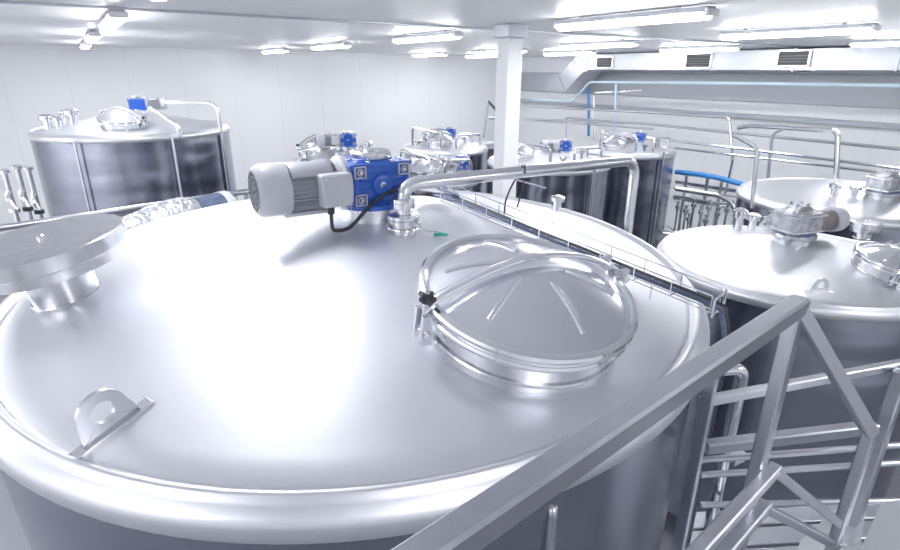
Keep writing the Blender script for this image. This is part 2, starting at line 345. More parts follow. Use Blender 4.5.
# ------------------------------------------------------------------ manholes
def manhole(t, m, R=.30, detail=True, ribs=True, hinge_a=0.0, lidm='lid'):
    """hinged dished hatch; m is its frame in the coordinates of the tank t; hinge towards angle hinge_a"""
    n = MB(); n.lathe([(R*.915, -.12), (R*.915, .062), (R*.93, .066), (R*.93, .075), (R*.86, .075), (R*.86, -.02)], m, 64)
    n.torus(R*.925, .006, m @ Matrix.Translation((0, 0, -.0)), 64, 6)
    nk = n.build('manhole', 'band', t)
    rg = MB(); rg.torus(R*.965, .014, m @ Matrix.Translation((0, 0, .078)), 72, 10); rg.torus(R*.972, .015, m @ Matrix.Translation((0, 0, .108)), 72, 10)
    rg.build('clamp_ring', 'polish', nk)
    pr = [(R*.96, .09), (R*.93, .108)]
    for k in range(9): q = 1-k/8; pr.append((R*.90*q, .112+.085*(1-q*q)))
    MB().lathe(pr, m, 64).build('lid', lidm, nk)
    if ribs:
        for k in range(6):
            a = hinge_a+pi*.17+k*pi/3; rb = MB(); P = []
            for j in range(8): q = .28+.50*j/7; P.append(m @ Vector((R*q*cos(a), R*q*sin(a), .112+.085*(1-(q/.9)**2)+.000)))
            rb.tube(P, .009, 8).build('rib', lidm, nk)
    if detail:
        mh = m @ Matrix.Rotation(hinge_a, 4, 'Z')
        ar = [mh @ Vector(p) for p in ((-R*1.06, 0, .10), (-R*.9, 0, .145), (-R*.4, 0, .205), (0, 0, .222), (R*.45, 0, .205), (R*.85, 0, .16), (R*1.06, 0, .12))]
        MB().tube(smoothpath(ar, 6), .0095, 10, ry=.017).build('lid_arm', 'polish', nk)
        hg = MB(); hg.box((R*.99, -.05, .04), (R*1.09, -.035, .15), mh); hg.box((R*.99, .035, .04), (R*1.09, .05, .15), mh)
        hg.cyl(mh @ Vector((R*1.04, -.065, .125)), mh @ Vector((R*1.04, .065, .125)), .012, seg=12); hg.build('hinge', 'steel', nk)
        cl = MB(); cl.box((-R*1.10, -.03, .0), (-R*.985, -.014, .10), mh); cl.box((-R*1.10, .014, .0), (-R*.985, .03, .10), mh)
        cl.cyl(mh @ Vector((-R*1.05, -.04, .035)), mh @ Vector((-R*1.05, .04, .035)), .011, seg=12); cl.cyl(mh @ Vector((-R*1.05, 0, .035)), mh @ Vector((-R*1.05, 0, .16)), .008, seg=10)
        cl.build('clamp', 'steel', nk)
        kb = MB(); kb.lathe([(0, .13), (.016, .13), (.02, .136), (.02, .15), (.012, .158), (0, .158)], mh @ Matrix.Translation((-R*1.05, 0, 0)), 12)
        for k in range(4): a = k*pi/2+.4; kb.cyl(mh @ Vector((-R*1.05, 0, .144)), mh @ Vector((-R*1.05+.024*cos(a), .024*sin(a), .146)), .007, .008, 8)
        kb.build('star_knob', 'black', nk)
    return nk
def cap_port(t, m, r=.1, h=.14, R=.2, name='capped_port'):
    o = MB(); o.lathe([(r, -.08), (r, h), (0, h)], m, 48); o.torus(r+.002, .006, m @ Matrix.Translation((0, 0, .004)), 48, 6); p = o.build(name, 'band', t)
    MB().lathe([(0, h-.002), (R*.91, h-.002), (R*.92, h+.0), (R*.92, h+.04), (0, h+.04)], m, 64).build('port_flange', 'band', p)
    MB().lathe([(0, h+.038), (R-.003, h+.038), (R, h+.041), (R, h+.09), (R-.003, h+.093), (0, h+.094)], m, 64).build('port_cap', 'band', p)
    MB().lathe([(.012, h+.09), (.012, h+.104), (.008, h+.108), (0, h+.108)], m, 16).build('centre_stud', 'steel', p)
    return p
def nozzle(t, m, r=.03, h=.1, name='nozzle'):
    o = MB(); o.lathe([(r, -.06), (r, h*.6), (r*1.7, h*.62), (r*1.7, h*.72), (r*1.5, h*.74), (r*1.7, h*.76), (r*1.7, h*.88), (r*.8, h), (0, h)], m, 20)
    return o.build(name, 'polish', t)
def lug(t, m, s=1.0):
    """upright lifting eye on a welded strip; m: x along strip, z up"""
    o = MB(); o.box((-.095*s, -.016*s, -.012*s), (.095*s, .016*s, .008*s), m); b = o.build('lug_strip', 'steel', t, bev=.002)
    Ro, Ri, cz = .052*s, .026*s, .06*s; n = 28; outer = []; inner = []
    for k in range(n):
        a = 2*pi*k/n; x, z = cos(a), sin(a)
        ox, oz = (Ro*x, cz+Ro*z)
        if z < -.15: ox = (.052+.022*(-z))*s*(1 if x > 0 else -1)*min(1, abs(x)*1.6+.0); oz = .006*s if z < -.5 else cz+Ro*z*1.3
        outer.append((ox, oz)); inner.append((Ri*x, cz+Ri*z))
    vs = []; fs = []
    for y in (-.006*s, .006*s): vs += [(x, y, z) for x, z in outer]+[(x, y, z) for x, z in inner]
    for k in range(n):
        j = (k+1) % n; fs += [(k, j, n+j, n+k), (2*n+k, 3*n+k, 3*n+j, 2*n+j), (k, 2*n+k, 2*n+j, j), (n+k, n+j, 3*n+j, 3*n+k)]
    MB().add(vs, fs, m).build('lug_eye', 'steel', t)

# ------------------------------------------------------------------ tanks
def tank_body(t, R, h=.25, rim='band', height=3.2, topm='top', shellm='shell', p=1.25, seams=True):
    """local z = 0 is the rim plane; the roof rises h, the shell goes down to the floor"""
    rf = MB(); Rg = R*.975; pr = [(0, h)]
    for k in range(1, 19): q = k/19; pr.append((Rg*.962*q, h*(1-q**p)))
    pr += [(Rg*.966, .002), (Rg*.972, -.004), (Rg*.978, .0), (Rg*.983, .010), (Rg*.990, .014), (Rg*.996, .010), (Rg*1.0, -.001), (Rg*1.006, -.007), (R-.012, -.020), (R-.003, -.03), (R, -.045), (R, -.082), (R-.006, -.088), (R-.03, -.088)]
    rf.lathe(pr, None, 128); rf.build('roof', topm, t, ang=50)
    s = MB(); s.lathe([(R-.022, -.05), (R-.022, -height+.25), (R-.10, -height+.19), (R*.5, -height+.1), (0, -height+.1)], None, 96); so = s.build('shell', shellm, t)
    for k in range(4):
        a = k*pi/2+.6; MB().cyl(((R-.25)*cos(a), (R-.25)*sin(a), -height+.14), ((R-.25)*cos(a), (R-.25)*sin(a), -height), .07, seg=16).build('leg', 'steel', t)
    return so
def zroof(r, R, h, p=1.25):
    Rg = R*.975*.962; return h*(1-min(1, (r/Rg))**p)
def roofframe(x, y, R, h, xdir=None, p=1.25, k=1.0):
    r = sqrt(x*x+y*y); sl = k*h*p/(R*.94)*(r/(R*.94))**(p-1); n = Vector((x/max(r, 1e-6)*sl, y/max(r, 1e-6)*sl, 1))
    return frame(n, xdir or (1, 0, 0), (x, y, zroof(r, R, h, p)))

# --- main tank
MC = Vector((-.36, 2.246)); MR = 1.37; MH = .235; tilt = atan(.045)
mm = Matrix.Translation((MC.x, MC.y, ZC-.785)) @ Matrix.Rotation(tilt, 4, 'X'); inv = mm.inverted()
main = thing('mixing_tank', 'largest stainless steel tank filling the foreground, with blue gear motor and round hatch on top', 'tank', mtx=mm)
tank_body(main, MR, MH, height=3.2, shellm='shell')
def main_local(px, py, z):       # a pixel seen on the roof, in the tank's own coordinates
    q = inv @ at(px, py, z)
    for _ in range(8):
        q = inv @ at(px, py, (mm @ Vector((q.x, q.y, zroof(Vector((q.x, q.y)).length, MR, MH)))).z-ZC)
    return q
mq = main_local(519, 324, -.7)
mfr = roofframe(mq.x, mq.y, MR, MH, k=1.0)
cl_w = at(428, 302, -.62); hi_w = at(606, 262, -.60)
va = mfr.inverted() @ (inv @ hi_w); vb = mfr.inverted() @ (inv @ cl_w); ha = atan2((va-vb).y, (va-vb).x)
manhole(main, mfr @ Matrix.Translation((0, 0, .022)), R=.322, hinge_a=ha)
cq = main_local(68, 296, -.7); cap_port(main, roofframe(cq.x, cq.y, MR, MH, k=.6), .105, .128, .25)
la, lb = main_local(72, 458, -.75), main_local(150, 402, -.75); lc = (la+lb)/2
lug(main, roofframe(lc.x, lc.y, MR, MH, xdir=(lb-la)), s=1.08)
nq = main_local(557, 209, -.72)
nozzle(main, roofframe(nq.x, nq.y, MR, MH, k=.0), .024, .08)
tw = (mm @ Vector((.06, -.0, zroof(.06, MR, MH)))); tw = Vector((-.325, 2.24, (mm @ Vector((.06, 0, zroof(.06, MR, MH)))).z-.004))
gmain = gear_motor('large blue gearbox with white fan-cooled motor standing on the foreground tank', Matrix.Translation(tw) @ Matrix.Rotation(PHI, 4, 'Z') @ Matrix.Scale(.94, 4))
GM = ROOTM[gmain.name]
# pipe and its flanged foot
fb = main_local(404, 230, -.6); fw = mm @ fb
t = thing('process_pipe', 'thick steel pipe rising beside the blue gearbox and crossing over the foreground tank', 'pipe', fw)
ZP = -.405
p0 = Vector((fw.x, fw.y, fw.z)); p1 = Vector((fw.x, fw.y, ZC+ZP)); p2 = at(636, 160, -.43); p3 = Vector((p2.x, p2.y, ZC-3.2))
MB().tube(bend([p0+UP*.05, p1, p2, p3], .10, 10), .0265, 18).build('pipe_run', 'pipe', t, world=True)
MB().lathe([(.055, -.03), (.055, .03), (.062, .03), (.062, .045), (.058, .047), (.062, .049), (.062, .062), (.03, .064)], Matrix.Translation(p0), 32).build('base_flange', 'steel', t, world=True)
MB().lathe([(.028, .09), (.044, .092), (.044, .108), (.04, .11), (.044, .112), (.044, .126), (.028, .128)], Matrix.Translation(p0), 32).build('clamp_union', 'polish', t, world=True)
MB().torus(.062, .006, Matrix.Translation(p0+UP*.02) @ Matrix.Rotation(.15, 4, 'X'), 40, 8).build('clamp_band', 'polish', t, world=True)
MB().cyl(at(503, 176, -.47), at(546, 188, -.50), .004, seg=8).build('probe_rod', 'steel', t, world=True)
tag(MB().tube(smoothpath([p0+Vector((.05, -.04, .03)), p0+Vector((.09, -.055, .012)), p0+Vector((.13, -.03, .0))], 6), .0035, 6).build('tag_wire', 'steel'), 'thin wire tail at the foot of the thick pipe', 'wire')
gq = mm @ main_local(440, 237, -.62)
tag(MB().cyl(gq+Vector((-.02, .012, .012)), gq+Vector((.03, -.012, .012)), .009, .005, 10).build('cable_tag', 'green'), 'teal green tag lying by the foot of the thick pipe', 'tag')

# cables on the main tank
def G(x, y, z): return GM @ Vector((x, y, z))
def R_(px, py, up=.01): q = main_local(px, py, -.6); w = mm @ q; w.z += up; return w
cab = [G(-.235, -.115, .06), G(-.235, -.118, .0), G(-.22, -.13, -.012+.0), G(-.17, -.15, .0), G(-.10, -.135, .05), G(-.04, -.128, .09), G(.03, -.125, .118), G(.10, -.124, .125), G(.17, -.10, .12), G(.23, -.03, .11)]
tag(MB().tube(smoothpath(cab, 8), .0075, 8).build('power_cable', 'black'), 'black power cable looping from the motor terminal box past the blue gearbox', 'cable')
# cable tray across the roof
ta = mm @ main_local(447, 206, -.6); tb = at(716, 318, -.80)
tb = mm @ main_local(712, 322, -.7)
ta.z += .035; tb.z += .05
td = (tb-ta); tl = td.length; tdn = td.normalized(); tn = tdn.cross(UP).normalized()   # tn points to the viewer's side
tray = thing('cable_tray', 'wire basket cable tray crossing the foreground tank behind the round hatch', 'cable tray', (ta.x, ta.y, ta.z))
for s_, z_ in ((-.045, 0), (-.015, 0), (.015, 0), (.045, 0), (-.045, .06), (.045, .06)): MB().cyl(ta+tn*s_+UP*z_, tb+tn*s_+UP*z_, .0022, seg=6).build('long_wire', 'steel', tray, world=True)
nx = 9
for k in range(nx+1):
    p = ta.lerp(tb, k/nx); MB().tube([p+tn*.045+UP*.06, p+tn*.045, p-tn*.045, p-tn*.045+UP*.06], .0022, 6).build('cross_wire', 'steel', tray, world=True)
for f in (.08, .5, .83):
    p = ta.lerp(tb, f); q = mm @ Vector((*(inv @ p).xy, zroof((inv @ p).xy.length, MR, MH)))
    MB().cyl(p+tn*.03, Vector((p.x, p.y, q.z))+tn*.03, .004, seg=8).build('support_leg', 'steel', tray, world=True)
e = tb+tdn*.01
MB().tube([e+tn*.05+UP*.05, e+tn*.05-UP*.01, e-tn*.06-UP*.01, e-tn*.06+UP*.055, e+tn*.05+UP*.05], .0045, 6).build('end_frame', 'steel', tray, world=True)
st = G(.23, -.03, .11)
edge = tb+tdn*.03
for off, m_, lab in ((0.0, 'black', 'black cable lying in the wire tray and dropping over the tank edge'), (.022, 'navy', 'dark blue hose lying in the wire tray beside the black cable')):
    pth = [R_(412+0, 206, .06+off*.5), R_(428, 203, .045), ta+tdn*.05+tn*(off-.01)+UP*.012]+[ta.lerp(tb, k/5)+tn*(off-.012)+UP*(.012+.002*(k % 2)) for k in range(1, 6)]+[edge+tn*(off-.01)-UP*.01, edge+tdn*.025+tn*(off-.01)-UP*.12, edge+tdn*.03+tn*off-UP*.4, edge+tdn*.03+tn*off-UP*1.6]
    tag(MB().tube(smoothpath(pth, 6), .012 if off == 0 else .009, 8).build('cable', m_), lab, 'cable')
bq = [G(.14, -.02, .09), R_(418, 203, .085), R_(430, 199, .09), R_(446, 202, .06), ta+tdn*.06+UP*.03]
tag(MB().tube(smoothpath(bq, 8), .017, 10).build('hose', 'navy'), 'thick dark conduit curving from the blue gearbox into the wire tray', 'hose')
# thin black ties hanging from the pipe
pk = p1.lerp(p2, .43)
tag(MB().tube(smoothpath([pk+Vector((0, -.03, .0)), pk+Vector((.0, -.005, .03)), pk+Vector((.0, .03, .0)), pk+Vector((-.04, .0, -.06)), pk+Vector((-.065, .0, -.13)), pk+Vector((-.07, -.01, -.19))], 6), .004, 6).build('cable_tie', 'black'), 'longer thin black cable hanging from the thick overhead pipe', 'cable')
tag(MB().tube(smoothpath([pk+Vector((.012, -.03, .0)), pk+Vector((.012, -.0, .03)), pk+Vector((.012, .03, -.01)), pk+Vector((.01, 0, -.06)), pk+Vector((-.012, -.0, -.16))], 6), .004, 6).build('cable_tie', 'black'), 'shorter thin black cable hanging from the thick overhead pipe', 'cable')

# --- generic neighbour tanks -------------------------------------------------
def neighbour(label, cx, cy, zr, R, h, motor=None, mrot=0, hatch=None, ports=(), shellm='dshell', topm='top2', lab_m='', wrapped=False, ms=1.0, ladders=(), hr=.22, ha_=0, detail=False):
    t = thing('mixing_tank', label, 'tank', (cx, cy, ZC+zr)); hgt = ZC+zr
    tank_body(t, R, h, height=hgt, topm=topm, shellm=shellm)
    if hatch: manhole(t, roofframe(hatch[0], hatch[1], R, h), R=hr, detail=True, ribs=detail, hinge_a=ha_)
    for x, y, r, hh, kind in ports:
        m = roofframe(x, y, R, h, k=0)
        if kind == 'cap': cap_port(t, m, r, hh, r*1.9)
        elif kind == 'lug': lug(t, m, 1.0)
        else: nozzle(t, m, r, hh)
    if motor is not None:
        gear_motor(lab_m, Matrix.Translation((cx+motor[0], cy+motor[1], ZC+zr+zroof(Vector(motor).length, R, h)-.004)) @ Matrix.Rotation(mrot, 4, 'Z') @ Matrix.Scale(ms, 4), detail=not wrapped, wrapped=wrapped)
    return t

# rear left tank
lt = neighbour('large steel tank behind on the left with vertical pipes on its shell', -4.86, 8.72, -.83, 1.36, .22, motor=(.02, .12), mrot=PHI+pi, hatch=(.26, -.70), hr=.33, ha_=pi*.9,
    ports=((-.82, -.72, .06, .2, 'n'), (-.62, -.80, .04, .16, 'n'), (-.50, -.66, .06, .22, 'n'), (-.7, -.5, .05, .2, 'n')), lab_m='small blue gear motor on the rear left tank', ms=.85)
def pipe(pts, r, lab, m='pipe', b=.08, name='process_pipe', seg=10, group=None):
    o = MB().tube(bend(pts, b, 6), r, seg).build(name, m); return tag(o, lab, 'pipe', group)
Lc = Vector((-4.86, 8.72)); 
def shellpt(c, R, px, out=.04):      # where the pixel column meets the front of a shell
    r = ray(px, 150); d = Vector((r.x, r.y)).normalized(); b = d.dot(c); k = b*b-(c.length_squared-(R+out)**2)
    s = b-sqrt(max(0, k)); return d*s
for px, pt, pb, lab in ((75, 143, 230, 'vertical pipe nearest the left edge of the rear left tank shell'), (173, 134, 230, 'vertical pipe right of the middle on the rear left tank shell')):
    q = shellpt(Lc, 1.36, px+1); z = -.83-.02
    pipe([(q.x*.985+Lc.x*.0-.10, q.y*1.0+.02, ZC+z), (q.x, q.y, ZC+z), (q.x, q.y, ZC-3.4)], .016, lab)
q = aty(217, 103, 8.6); q0 = aty(163, 102, 8.6)
pipe([q0-Vector((0, 0, .05)), q0, q, (q.x, q.y, .3)], .026, 'tall bent pipe arching from the rear left tank top down its right side', b=.15)
qa = aty(150, 108, 8.0); qb = aty(178, 125, 7.9)
pipe([qa, qb, (qb.x, qb.y, ZC-.9)], .03, 'foil-wrapped pipe sloping down beside the small blue motor on the rear left tank', m='foil', b=.06)
# walkway rail across the rear left
ra, rb = at(-60, 237, -1.12), at(250, 191, -1.12)
rl = thing('guard_rail', 'steel guard rail passing in front of the rear left tank', 'railing', (ra.x, ra.y, 0))
MB().tube([ra, rb], .027, 12).build('top_rail', 'galv', rl, world=True); 
for f in (0.02, .36, .70, .98):
    p = ra.lerp(rb, f); MB().cyl((p.x, p.y, 0), (p.x, p.y, p.z), .022, seg=12).build('post', 'galv', rl, world=True)
MB().tube([ra-UP*.5, rb-UP*.5], .02, 12).build('mid_rail', 'galv', rl, world=True)
# sampling pipes at the far left
for i, (px, pt, lab) in enumerate(((4, 171, 'leftmost of the slim valve pipes standing at the left edge'), (17, 167, 'middle slim valve pipe standing left of the rear left tank'), (28, 168, 'slim valve pipe nearest to the rear left tank'))):
    p = aty(px, pt, 5.2+i*.12); t = thing('valve_pipe', lab, 'pipe', (p.x, p.y, 0), group='slim valve pipes at the left edge')
    MB().cyl((p.x, p.y, 0), p, .022, seg=12).build('pipe_run', 'pipe', t, world=True)
    MB().lathe([(.0, -.02), (.042, -.018), (.042, .008), (.03, .02), (0, .024)], Matrix.Translation(p), 16).build('end_clamp', 'polish', t, world=True)
    q = p+Vector((.03, -.04, -.36-.03*i)); MB().tube(bend([p+Vector((0, 0, -.2-.03*i)), p+Vector((0, -.05, -.25-.03*i)), q], .05), .024, 10).build('branch', 'pipe', t, world=True)
    MB().cyl(q+UP*.01, q-UP*.03, .045, seg=14).build('valve_cap', 'black' if i else 'polish', t, world=True)
# wrapped motor lying behind the main tank's left rim
wp = at(150, 232, -.96)
a_, b_ = at(120, 227, -.82), at(230, 202, -.82)
wd = (b_-a_).normalized(); wl = (b_-a_).length
t = thing('wrapped_gear_motor', 'film-wrapped motor lying behind the left rim of the foreground tank', 'motor', a_-UP*.1)
fm = frame(wd, UP, a_-UP*.02)
MB().lathe([(0, 0), (.06, 0), (.08, .1*wl), (.065, .2*wl), (.10, .3*wl), (.105, .42*wl), (.105, .62*wl), (.07, .66*wl), (0, .66*wl)], fm, 22).build('gearbox', 'film', t, world=True)
MB().lathe([(0, .64*wl), (.095, .64*wl), (.097, .9*wl), (0, .9*wl)], fm, 24).build('motor_body', 'navy', t, world=True)
MB().lathe([(0, .89*wl), (.10, .89*wl), (.10, .97*wl), (.08, wl), (0, wl)], fm, 24).build('fan_cover', 'motor_l', t, world=True)
MB().tube(smoothpath([a_+wd*.02*wl, a_+wd*.15*wl+UP*.05, a_+wd*.35*wl+UP*.075, a_+wd*.55*wl+UP*.08], 6), .018, 8).build('hose', 'film', t, world=True)
wc = a_+wd*.45*wl
MB().cyl((wc.x, wc.y, 0), (wc.x, wc.y, wc.z-.08), .07, seg=20).build('stand', 'galv', t, world=True)

# right foreground tank
rc = Vector((2.95, 4.50)); RZ = -1.5; RR = 1.10
def onroof(c, R, h, zr, px, py):
    z = zr
    for _ in range(8):
        q = at(px, py, z); z = zr+zroof((Vector((q.x, q.y))-c).length, R, h)
    return Vector((q.x-c.x, q.y-c.y))
H2 = .2
o1 = onroof(rc, RR, H2, RZ, 792, 240); oh = onroof(rc, RR, H2, RZ, 890, 272); oc = onroof(rc, RR, H2, RZ, 862, 238)
on1 = onroof(rc, RR, H2, RZ, 737, 231); on2 = onroof(rc, RR, H2, RZ, 751, 231); ol = onroof(rc, RR, H2, RZ, 819, 292)
neighbour('steel tank on the right behind the stair rail, with film-wrapped motor', rc.x, rc.y, RZ, RR, H2, motor=(o1.x, o1.y), mrot=PHI+pi-.25, hatch=(oh.x, oh.y), hr=.28, ha_=1.0,
    ports=((oc.x, oc.y, .07, .07, 'cap'), (on1.x, on1.y, .04, .22, 'n'), (on2.x, on2.y, .035, .17, 'n'), (on2.x+.13, on2.y-.03, .03, .14, 'n'), (ol.x, ol.y, 1, 1, 'lug')), lab_m='film-wrapped gearbox with dark motor on the right foreground tank', wrapped=True, ms=1.0, detail=True)
pipe([at(762, 226, -1.28), at(772, 216, -1.20), at(797, 205, -1.12), at(800, 212, -1.2)], .03, 'thick bent pipe reaching up to the film-wrapped gearbox on the right foreground tank', 'polish', b=.05)
# rear right tank
r2 = Vector((5.05, 6.85)); RZ2 = -1.45
o1 = onroof(r2, 1.35, H2, RZ2, 882, 196); o2 = onroof(r2, 1.35, H2, RZ2, 834, 192)
neighbour('steel tank at the right edge, behind the right foreground tank', r2.x, r2.y, RZ2, 1.30, H2, motor=(o1.x, o1.y), mrot=PHI+pi-.25, lab_m='film-wrapped gearbox at the right edge on the farther tank', wrapped=True, ms=1.0,
    ports=((o2.x, o2.y, .04, .16, 'n'), (o2.x+.2, o2.y-.05, .04, .12, 'n')))
# far tanks
def far_tank(short, label, lab_m, pxl, pxr, pyf, zr, mpx, mrot=PHI, hatchoff=(-.35, -.2), ports=True, ms=.8, shellm='dshell', moff=.25):
    pm = at((pxl+pxr)/2, pyf, zr); d = pm.length; d = Vector((pm.x, pm.y)).length
    R = (pxr-pxl)/F/2*(pm.y*cos(TH)-(pm.z-ZC)*sin(TH))*1.0; v = Vector((pm.x, pm.y)).normalized(); R = R*1.04/(1-R/d*.0); R *= d/(d-R*.98) if False else 1.06
    c = Vector((pm.x, pm.y))+v*R
    o1 = onroof(c, R, .16, zr, mpx, pyf-7)
    P = [(-.5*R, .1, .035, .16, 'n'), (.45*R, -.35*R, .04, .14, 'n'), (.6*R, -.1*R, .03, .18, 'n'), (.1*R, -.7*R, .035, .12, 'n'), (-.62*R, -.35*R, .05, .10, 'n')] if ports else []
    neighbour(label, c.x, c.y, zr, R, .16, motor=(moff*R, 0), mrot=mrot, hatch=(hatchoff[0]*R, hatchoff[1]*R), hr=.24, ha_=.5, ports=P, lab_m=lab_m, ms=ms, shellm=shellm)
    for j, (ax, ay, bx, by, hh) in enumerate(() if 'hidden' in short else ((-.75, -.3, -.1, -.75, .34), (.25, -.8, .8, -.2, .26))):
        pa = Vector((c.x+ax*R, c.y+ay*R, ZC+zr+.03)); pb = Vector((c.x+bx*R, c.y+by*R, ZC+zr+.03))
        pipe([pa, pa+UP*hh, pb+UP*hh*.8, pb], .024, ('wider' if j == 0 else 'lower')+' bent pipe over the '+short, b=.08)
    return c, R
A1 = far_tank('right one of the two dark tanks beyond the column', 'dark-sided steel tank between the column and the right wall, right one of the pair', 'small blue gear motor on the right one of the two tanks beyond the column', 585, 672, 155, -1.45, 620, mrot=PHI-.5, hatchoff=(-.45, -.35), moff=.2)
A2 = far_tank('dark tank just right of the column', 'dark-sided steel tank just right of the column, left one of the pair', 'small blue gear motor on the tank just right of the column', 486, 609, 170, -1.40, 560, mrot=PHI-.5, hatchoff=(-.5, -.3), moff=.25)
A3 = far_tank('farthest tank left of the column', 'small open-looking steel tank far back left of the column', 'tiny blue gear motor on the farthest tank left of the column', 404, 487, 152, -1.35, 440, mrot=PHI-.3, hatchoff=(-.15, -.45), ms=.75, moff=.1)
A4 = far_tank('tank behind the thick pipe', 'steel tank behind the thick pipe, left of the column', 'blue and white gear motor seen just above the thick pipe bend', 392, 478, 184, -1.35, 460, mrot=PHI-.6, hatchoff=(-.2, -.45), ms=.8, moff=.6)
A5 = far_tank('tank hidden behind the big motor', 'steel tank hidden behind the big white motor', 'blue and white gear motor peeking above the large blue gearbox', 294, 390, 168, -1.05, 345, mrot=PHI-.3, hatchoff=(-.5, .3), ms=.75, moff=.15)
for px, y0_, y1_, c_, lab in ((596, 168, 215, A2, 'vertical pipe on the dark shell of the tank just right of the column'), (664, 152, 216, A1, 'vertical pipe at the right side of the dark tank beyond the column')):
    q = shellpt(c_[0], c_[1], px); zt = at2(px, y0_, q.dot(D2.xy)).z
    pipe([(q.x, q.y, ZC-1.38), (q.x, q.y, .3)], .026, lab)

# ------------------------------------------------------------------ right wall: ducts, pipes
DD = RW-1.25
def dpt(px, py, d=DD): return at2(px, py, d)
zb, zt_ = dpt(800, 70.5).z, ZT-.03
s0 = dpt(586, 60); s1 = W(FW+.4, DD, 0)
t = thing('air_duct', 'sheet metal air duct under the ceiling along the right wall', 'duct', (s0.x, s0.y, zb))
k0 = D1.dot(Vector((s0.x, s0.y, 0)))
def along(k, d, z): p = D1*k+D2*d; return Vector((p.x, p.y, z))
seclen = [k0, k0*.72, k0*.52, k0*.37, k0*.2, 0, FW+.3]
for i in range(6):
    mb = MB(); a, b = along(seclen[i], DD+.35, (zb+zt_)/2), along(seclen[i+1]+.012, DD+.35, (zb+zt_)/2); mb.beam(a, b, .7, zt_-zb, ch=.02); mb.build('duct_section', 'duct', t, world=True)
    c = along(seclen[i+1]+.006, DD+.35, (zb+zt_)/2); mb = MB(); mb.beam(c-D1*.015, c+D1*.015, .74, zt_-zb+.05, ch=.02); mb.build('flange', 'galv', t, world=True)
for px0, px1, yy0, yy1 in ((686, 711, 53.5, 68), (777, 809, 50.5, 66.5), (597, 613, 57, 68)):
    a = dpt(px0, yy1); b = dpt(px1, yy1); z1 = dpt((px0+px1)/2, yy0).z; z0 = dpt((px0+px1)/2, yy1).z
    a = Vector((a.x, a.y, 0))-D2*.03; b = Vector((b.x, b.y, 0))-D2*.03
    fr = MB(); zm = (z0+z1)/2; fr.beam(a+UP*z0, b+UP*z0, .05, .04); fr.beam(a+UP*z1, b+UP*z1, .05, .04); fr.beam(a+UP*z0, a+UP*z1, .05, .04); fr.beam(b+UP*z0, b+UP*z1, .05, .04); g = fr.build('vent_grille', 'steel', t, world=True)
    MB().beam(a+UP*zm+D2*.015, b+UP*zm+D2*.015, .02, z1-z0).build('vent_backing', 'dark', g, world=True)
    sl = MB()
    for k in range(5): z = z0+(z1-z0)*(k+.7)/5.6; sl.beam(a+UP*z, b+UP*z, .035, .014)
    sl.build('slats', 'brown', g, world=True)
# elbow stepping down at the duct's far end
def pprism(lst, nm, m_):
    a = [dpt(x, y) for x, y in lst]; n = len(a); b = [p+D2*.7 for p in a]
    MB().add(a+b, [tuple(range(n)), tuple(range(2*n-1, n-1, -1))]+[(i, (i+1) % n, (i+1) % n+n, i+n) for i in range(n)]).build(nm, m_, t, world=True)
pprism([(588, 54), (588, 71), (583, 72), (573, 60), (578, 54)], 'duct_end', 'duct')
pprism([(572.5, 60.5), (583, 72), (565, 91), (559, 76)], 'duct_elbow', 'duct')
pprism([(558.5, 76), (564.5, 91), (546, 90), (546, 77)], 'duct_outlet', 'duct')
# hangers
def wp_(lst, d): return [at2(x, y, d) for x, y in lst]
pd = RW-1.5
P = [
 ([(533, 100), (572, 101.5), (590, 82), (700, 83), (1000, 87)], .030, 'pale blue pipe stepping up and running under the air duct', 'paleblue', pd),
 ([(616, 84), (614, 137)], .028, 'pale blue vertical branch dropping from the pale blue pipe', 'paleblue', pd+.02),
 ([(588.5, 88), (588.5, 136)], .034, 'dark blue vertical hose below the end of the air duct', 'bluehose', pd+.25),
 ([(594, 140), (594, 93), (642, 90.5)], .026, 'short white pipe under the pale blue pipe, bending down beside the dark blue hose', 'pipe', pd+.1),
 ([(500, 105), (640, 112), (729, 117.5), (733, 160), (722, 208)], .028, 'upper horizontal pipe that bends down left of the blue hose end', 'pipe', pd-.6),
 ([(500, 118), (640, 123.5), (1000, 159)], .030, 'long pipe running the whole length of the right wall', 'pipe', pd-.3),
 ([(500, 119), (585, 124), (654, 129)], .024, 'thin pipe just below the long wall pipe near the column', 'pipe', pd+.2),
 ([(566, 150), (566, 117.5), (610, 121.5)], .024, 'small bent pipe standing above the tank just right of the column', 'pipe', pd-.2),
 ([(640, 137), (756, 150.5), (1000, 181)], .026, 'upper one of two parallel pipes crossing at the right edge', 'pipe', pd-1.0),
 ([(675, 148), (860, 170), (1000, 187)], .022, 'lower one of two parallel pipes crossing at the right edge', 'pipe', pd-.9),
 ([(734, 135), (758, 148), (752, 208)], .026, 'short pipe sloping then dropping toward the right foreground tank', 'pipe', pd-4.6),
 ([(738, 128), (748, 125.6), (838, 131), (836, 182)], .034, 'bridge-shaped pipe dropping onto the rear right tank', 'pipe', pd-2.6),
 ([(784, 128), (772, 134), (766, 200)], .030, 'darker vertical pipe between the two bent pipes on the right', 'galv', pd-.9),
 ([(676, 182), (768, 196)], .036, 'steel pipe just below the blue hose', 'pipe', pd-1.0),
 ([(676, 189), (720, 196), (734, 204), (740, 232)], .034, 'curved pipe dropping to the fittings of the right foreground tank', 'pipe', pd-3.8),
 ([(676, 172), (700, 174.5), (719, 178), (745, 185), (772, 189.5)], .05, 'bright blue hose lying on the pipe rack', 'bluehose', pd-1.1),
]
for pts, r, lab, m_, d in P:
    nm = 'hose' if 'hose' in lab.split(' ')[:4] else 'process_pipe'
    pipe(wp_(pts, d), r, lab, m_, b=.09, name=nm)
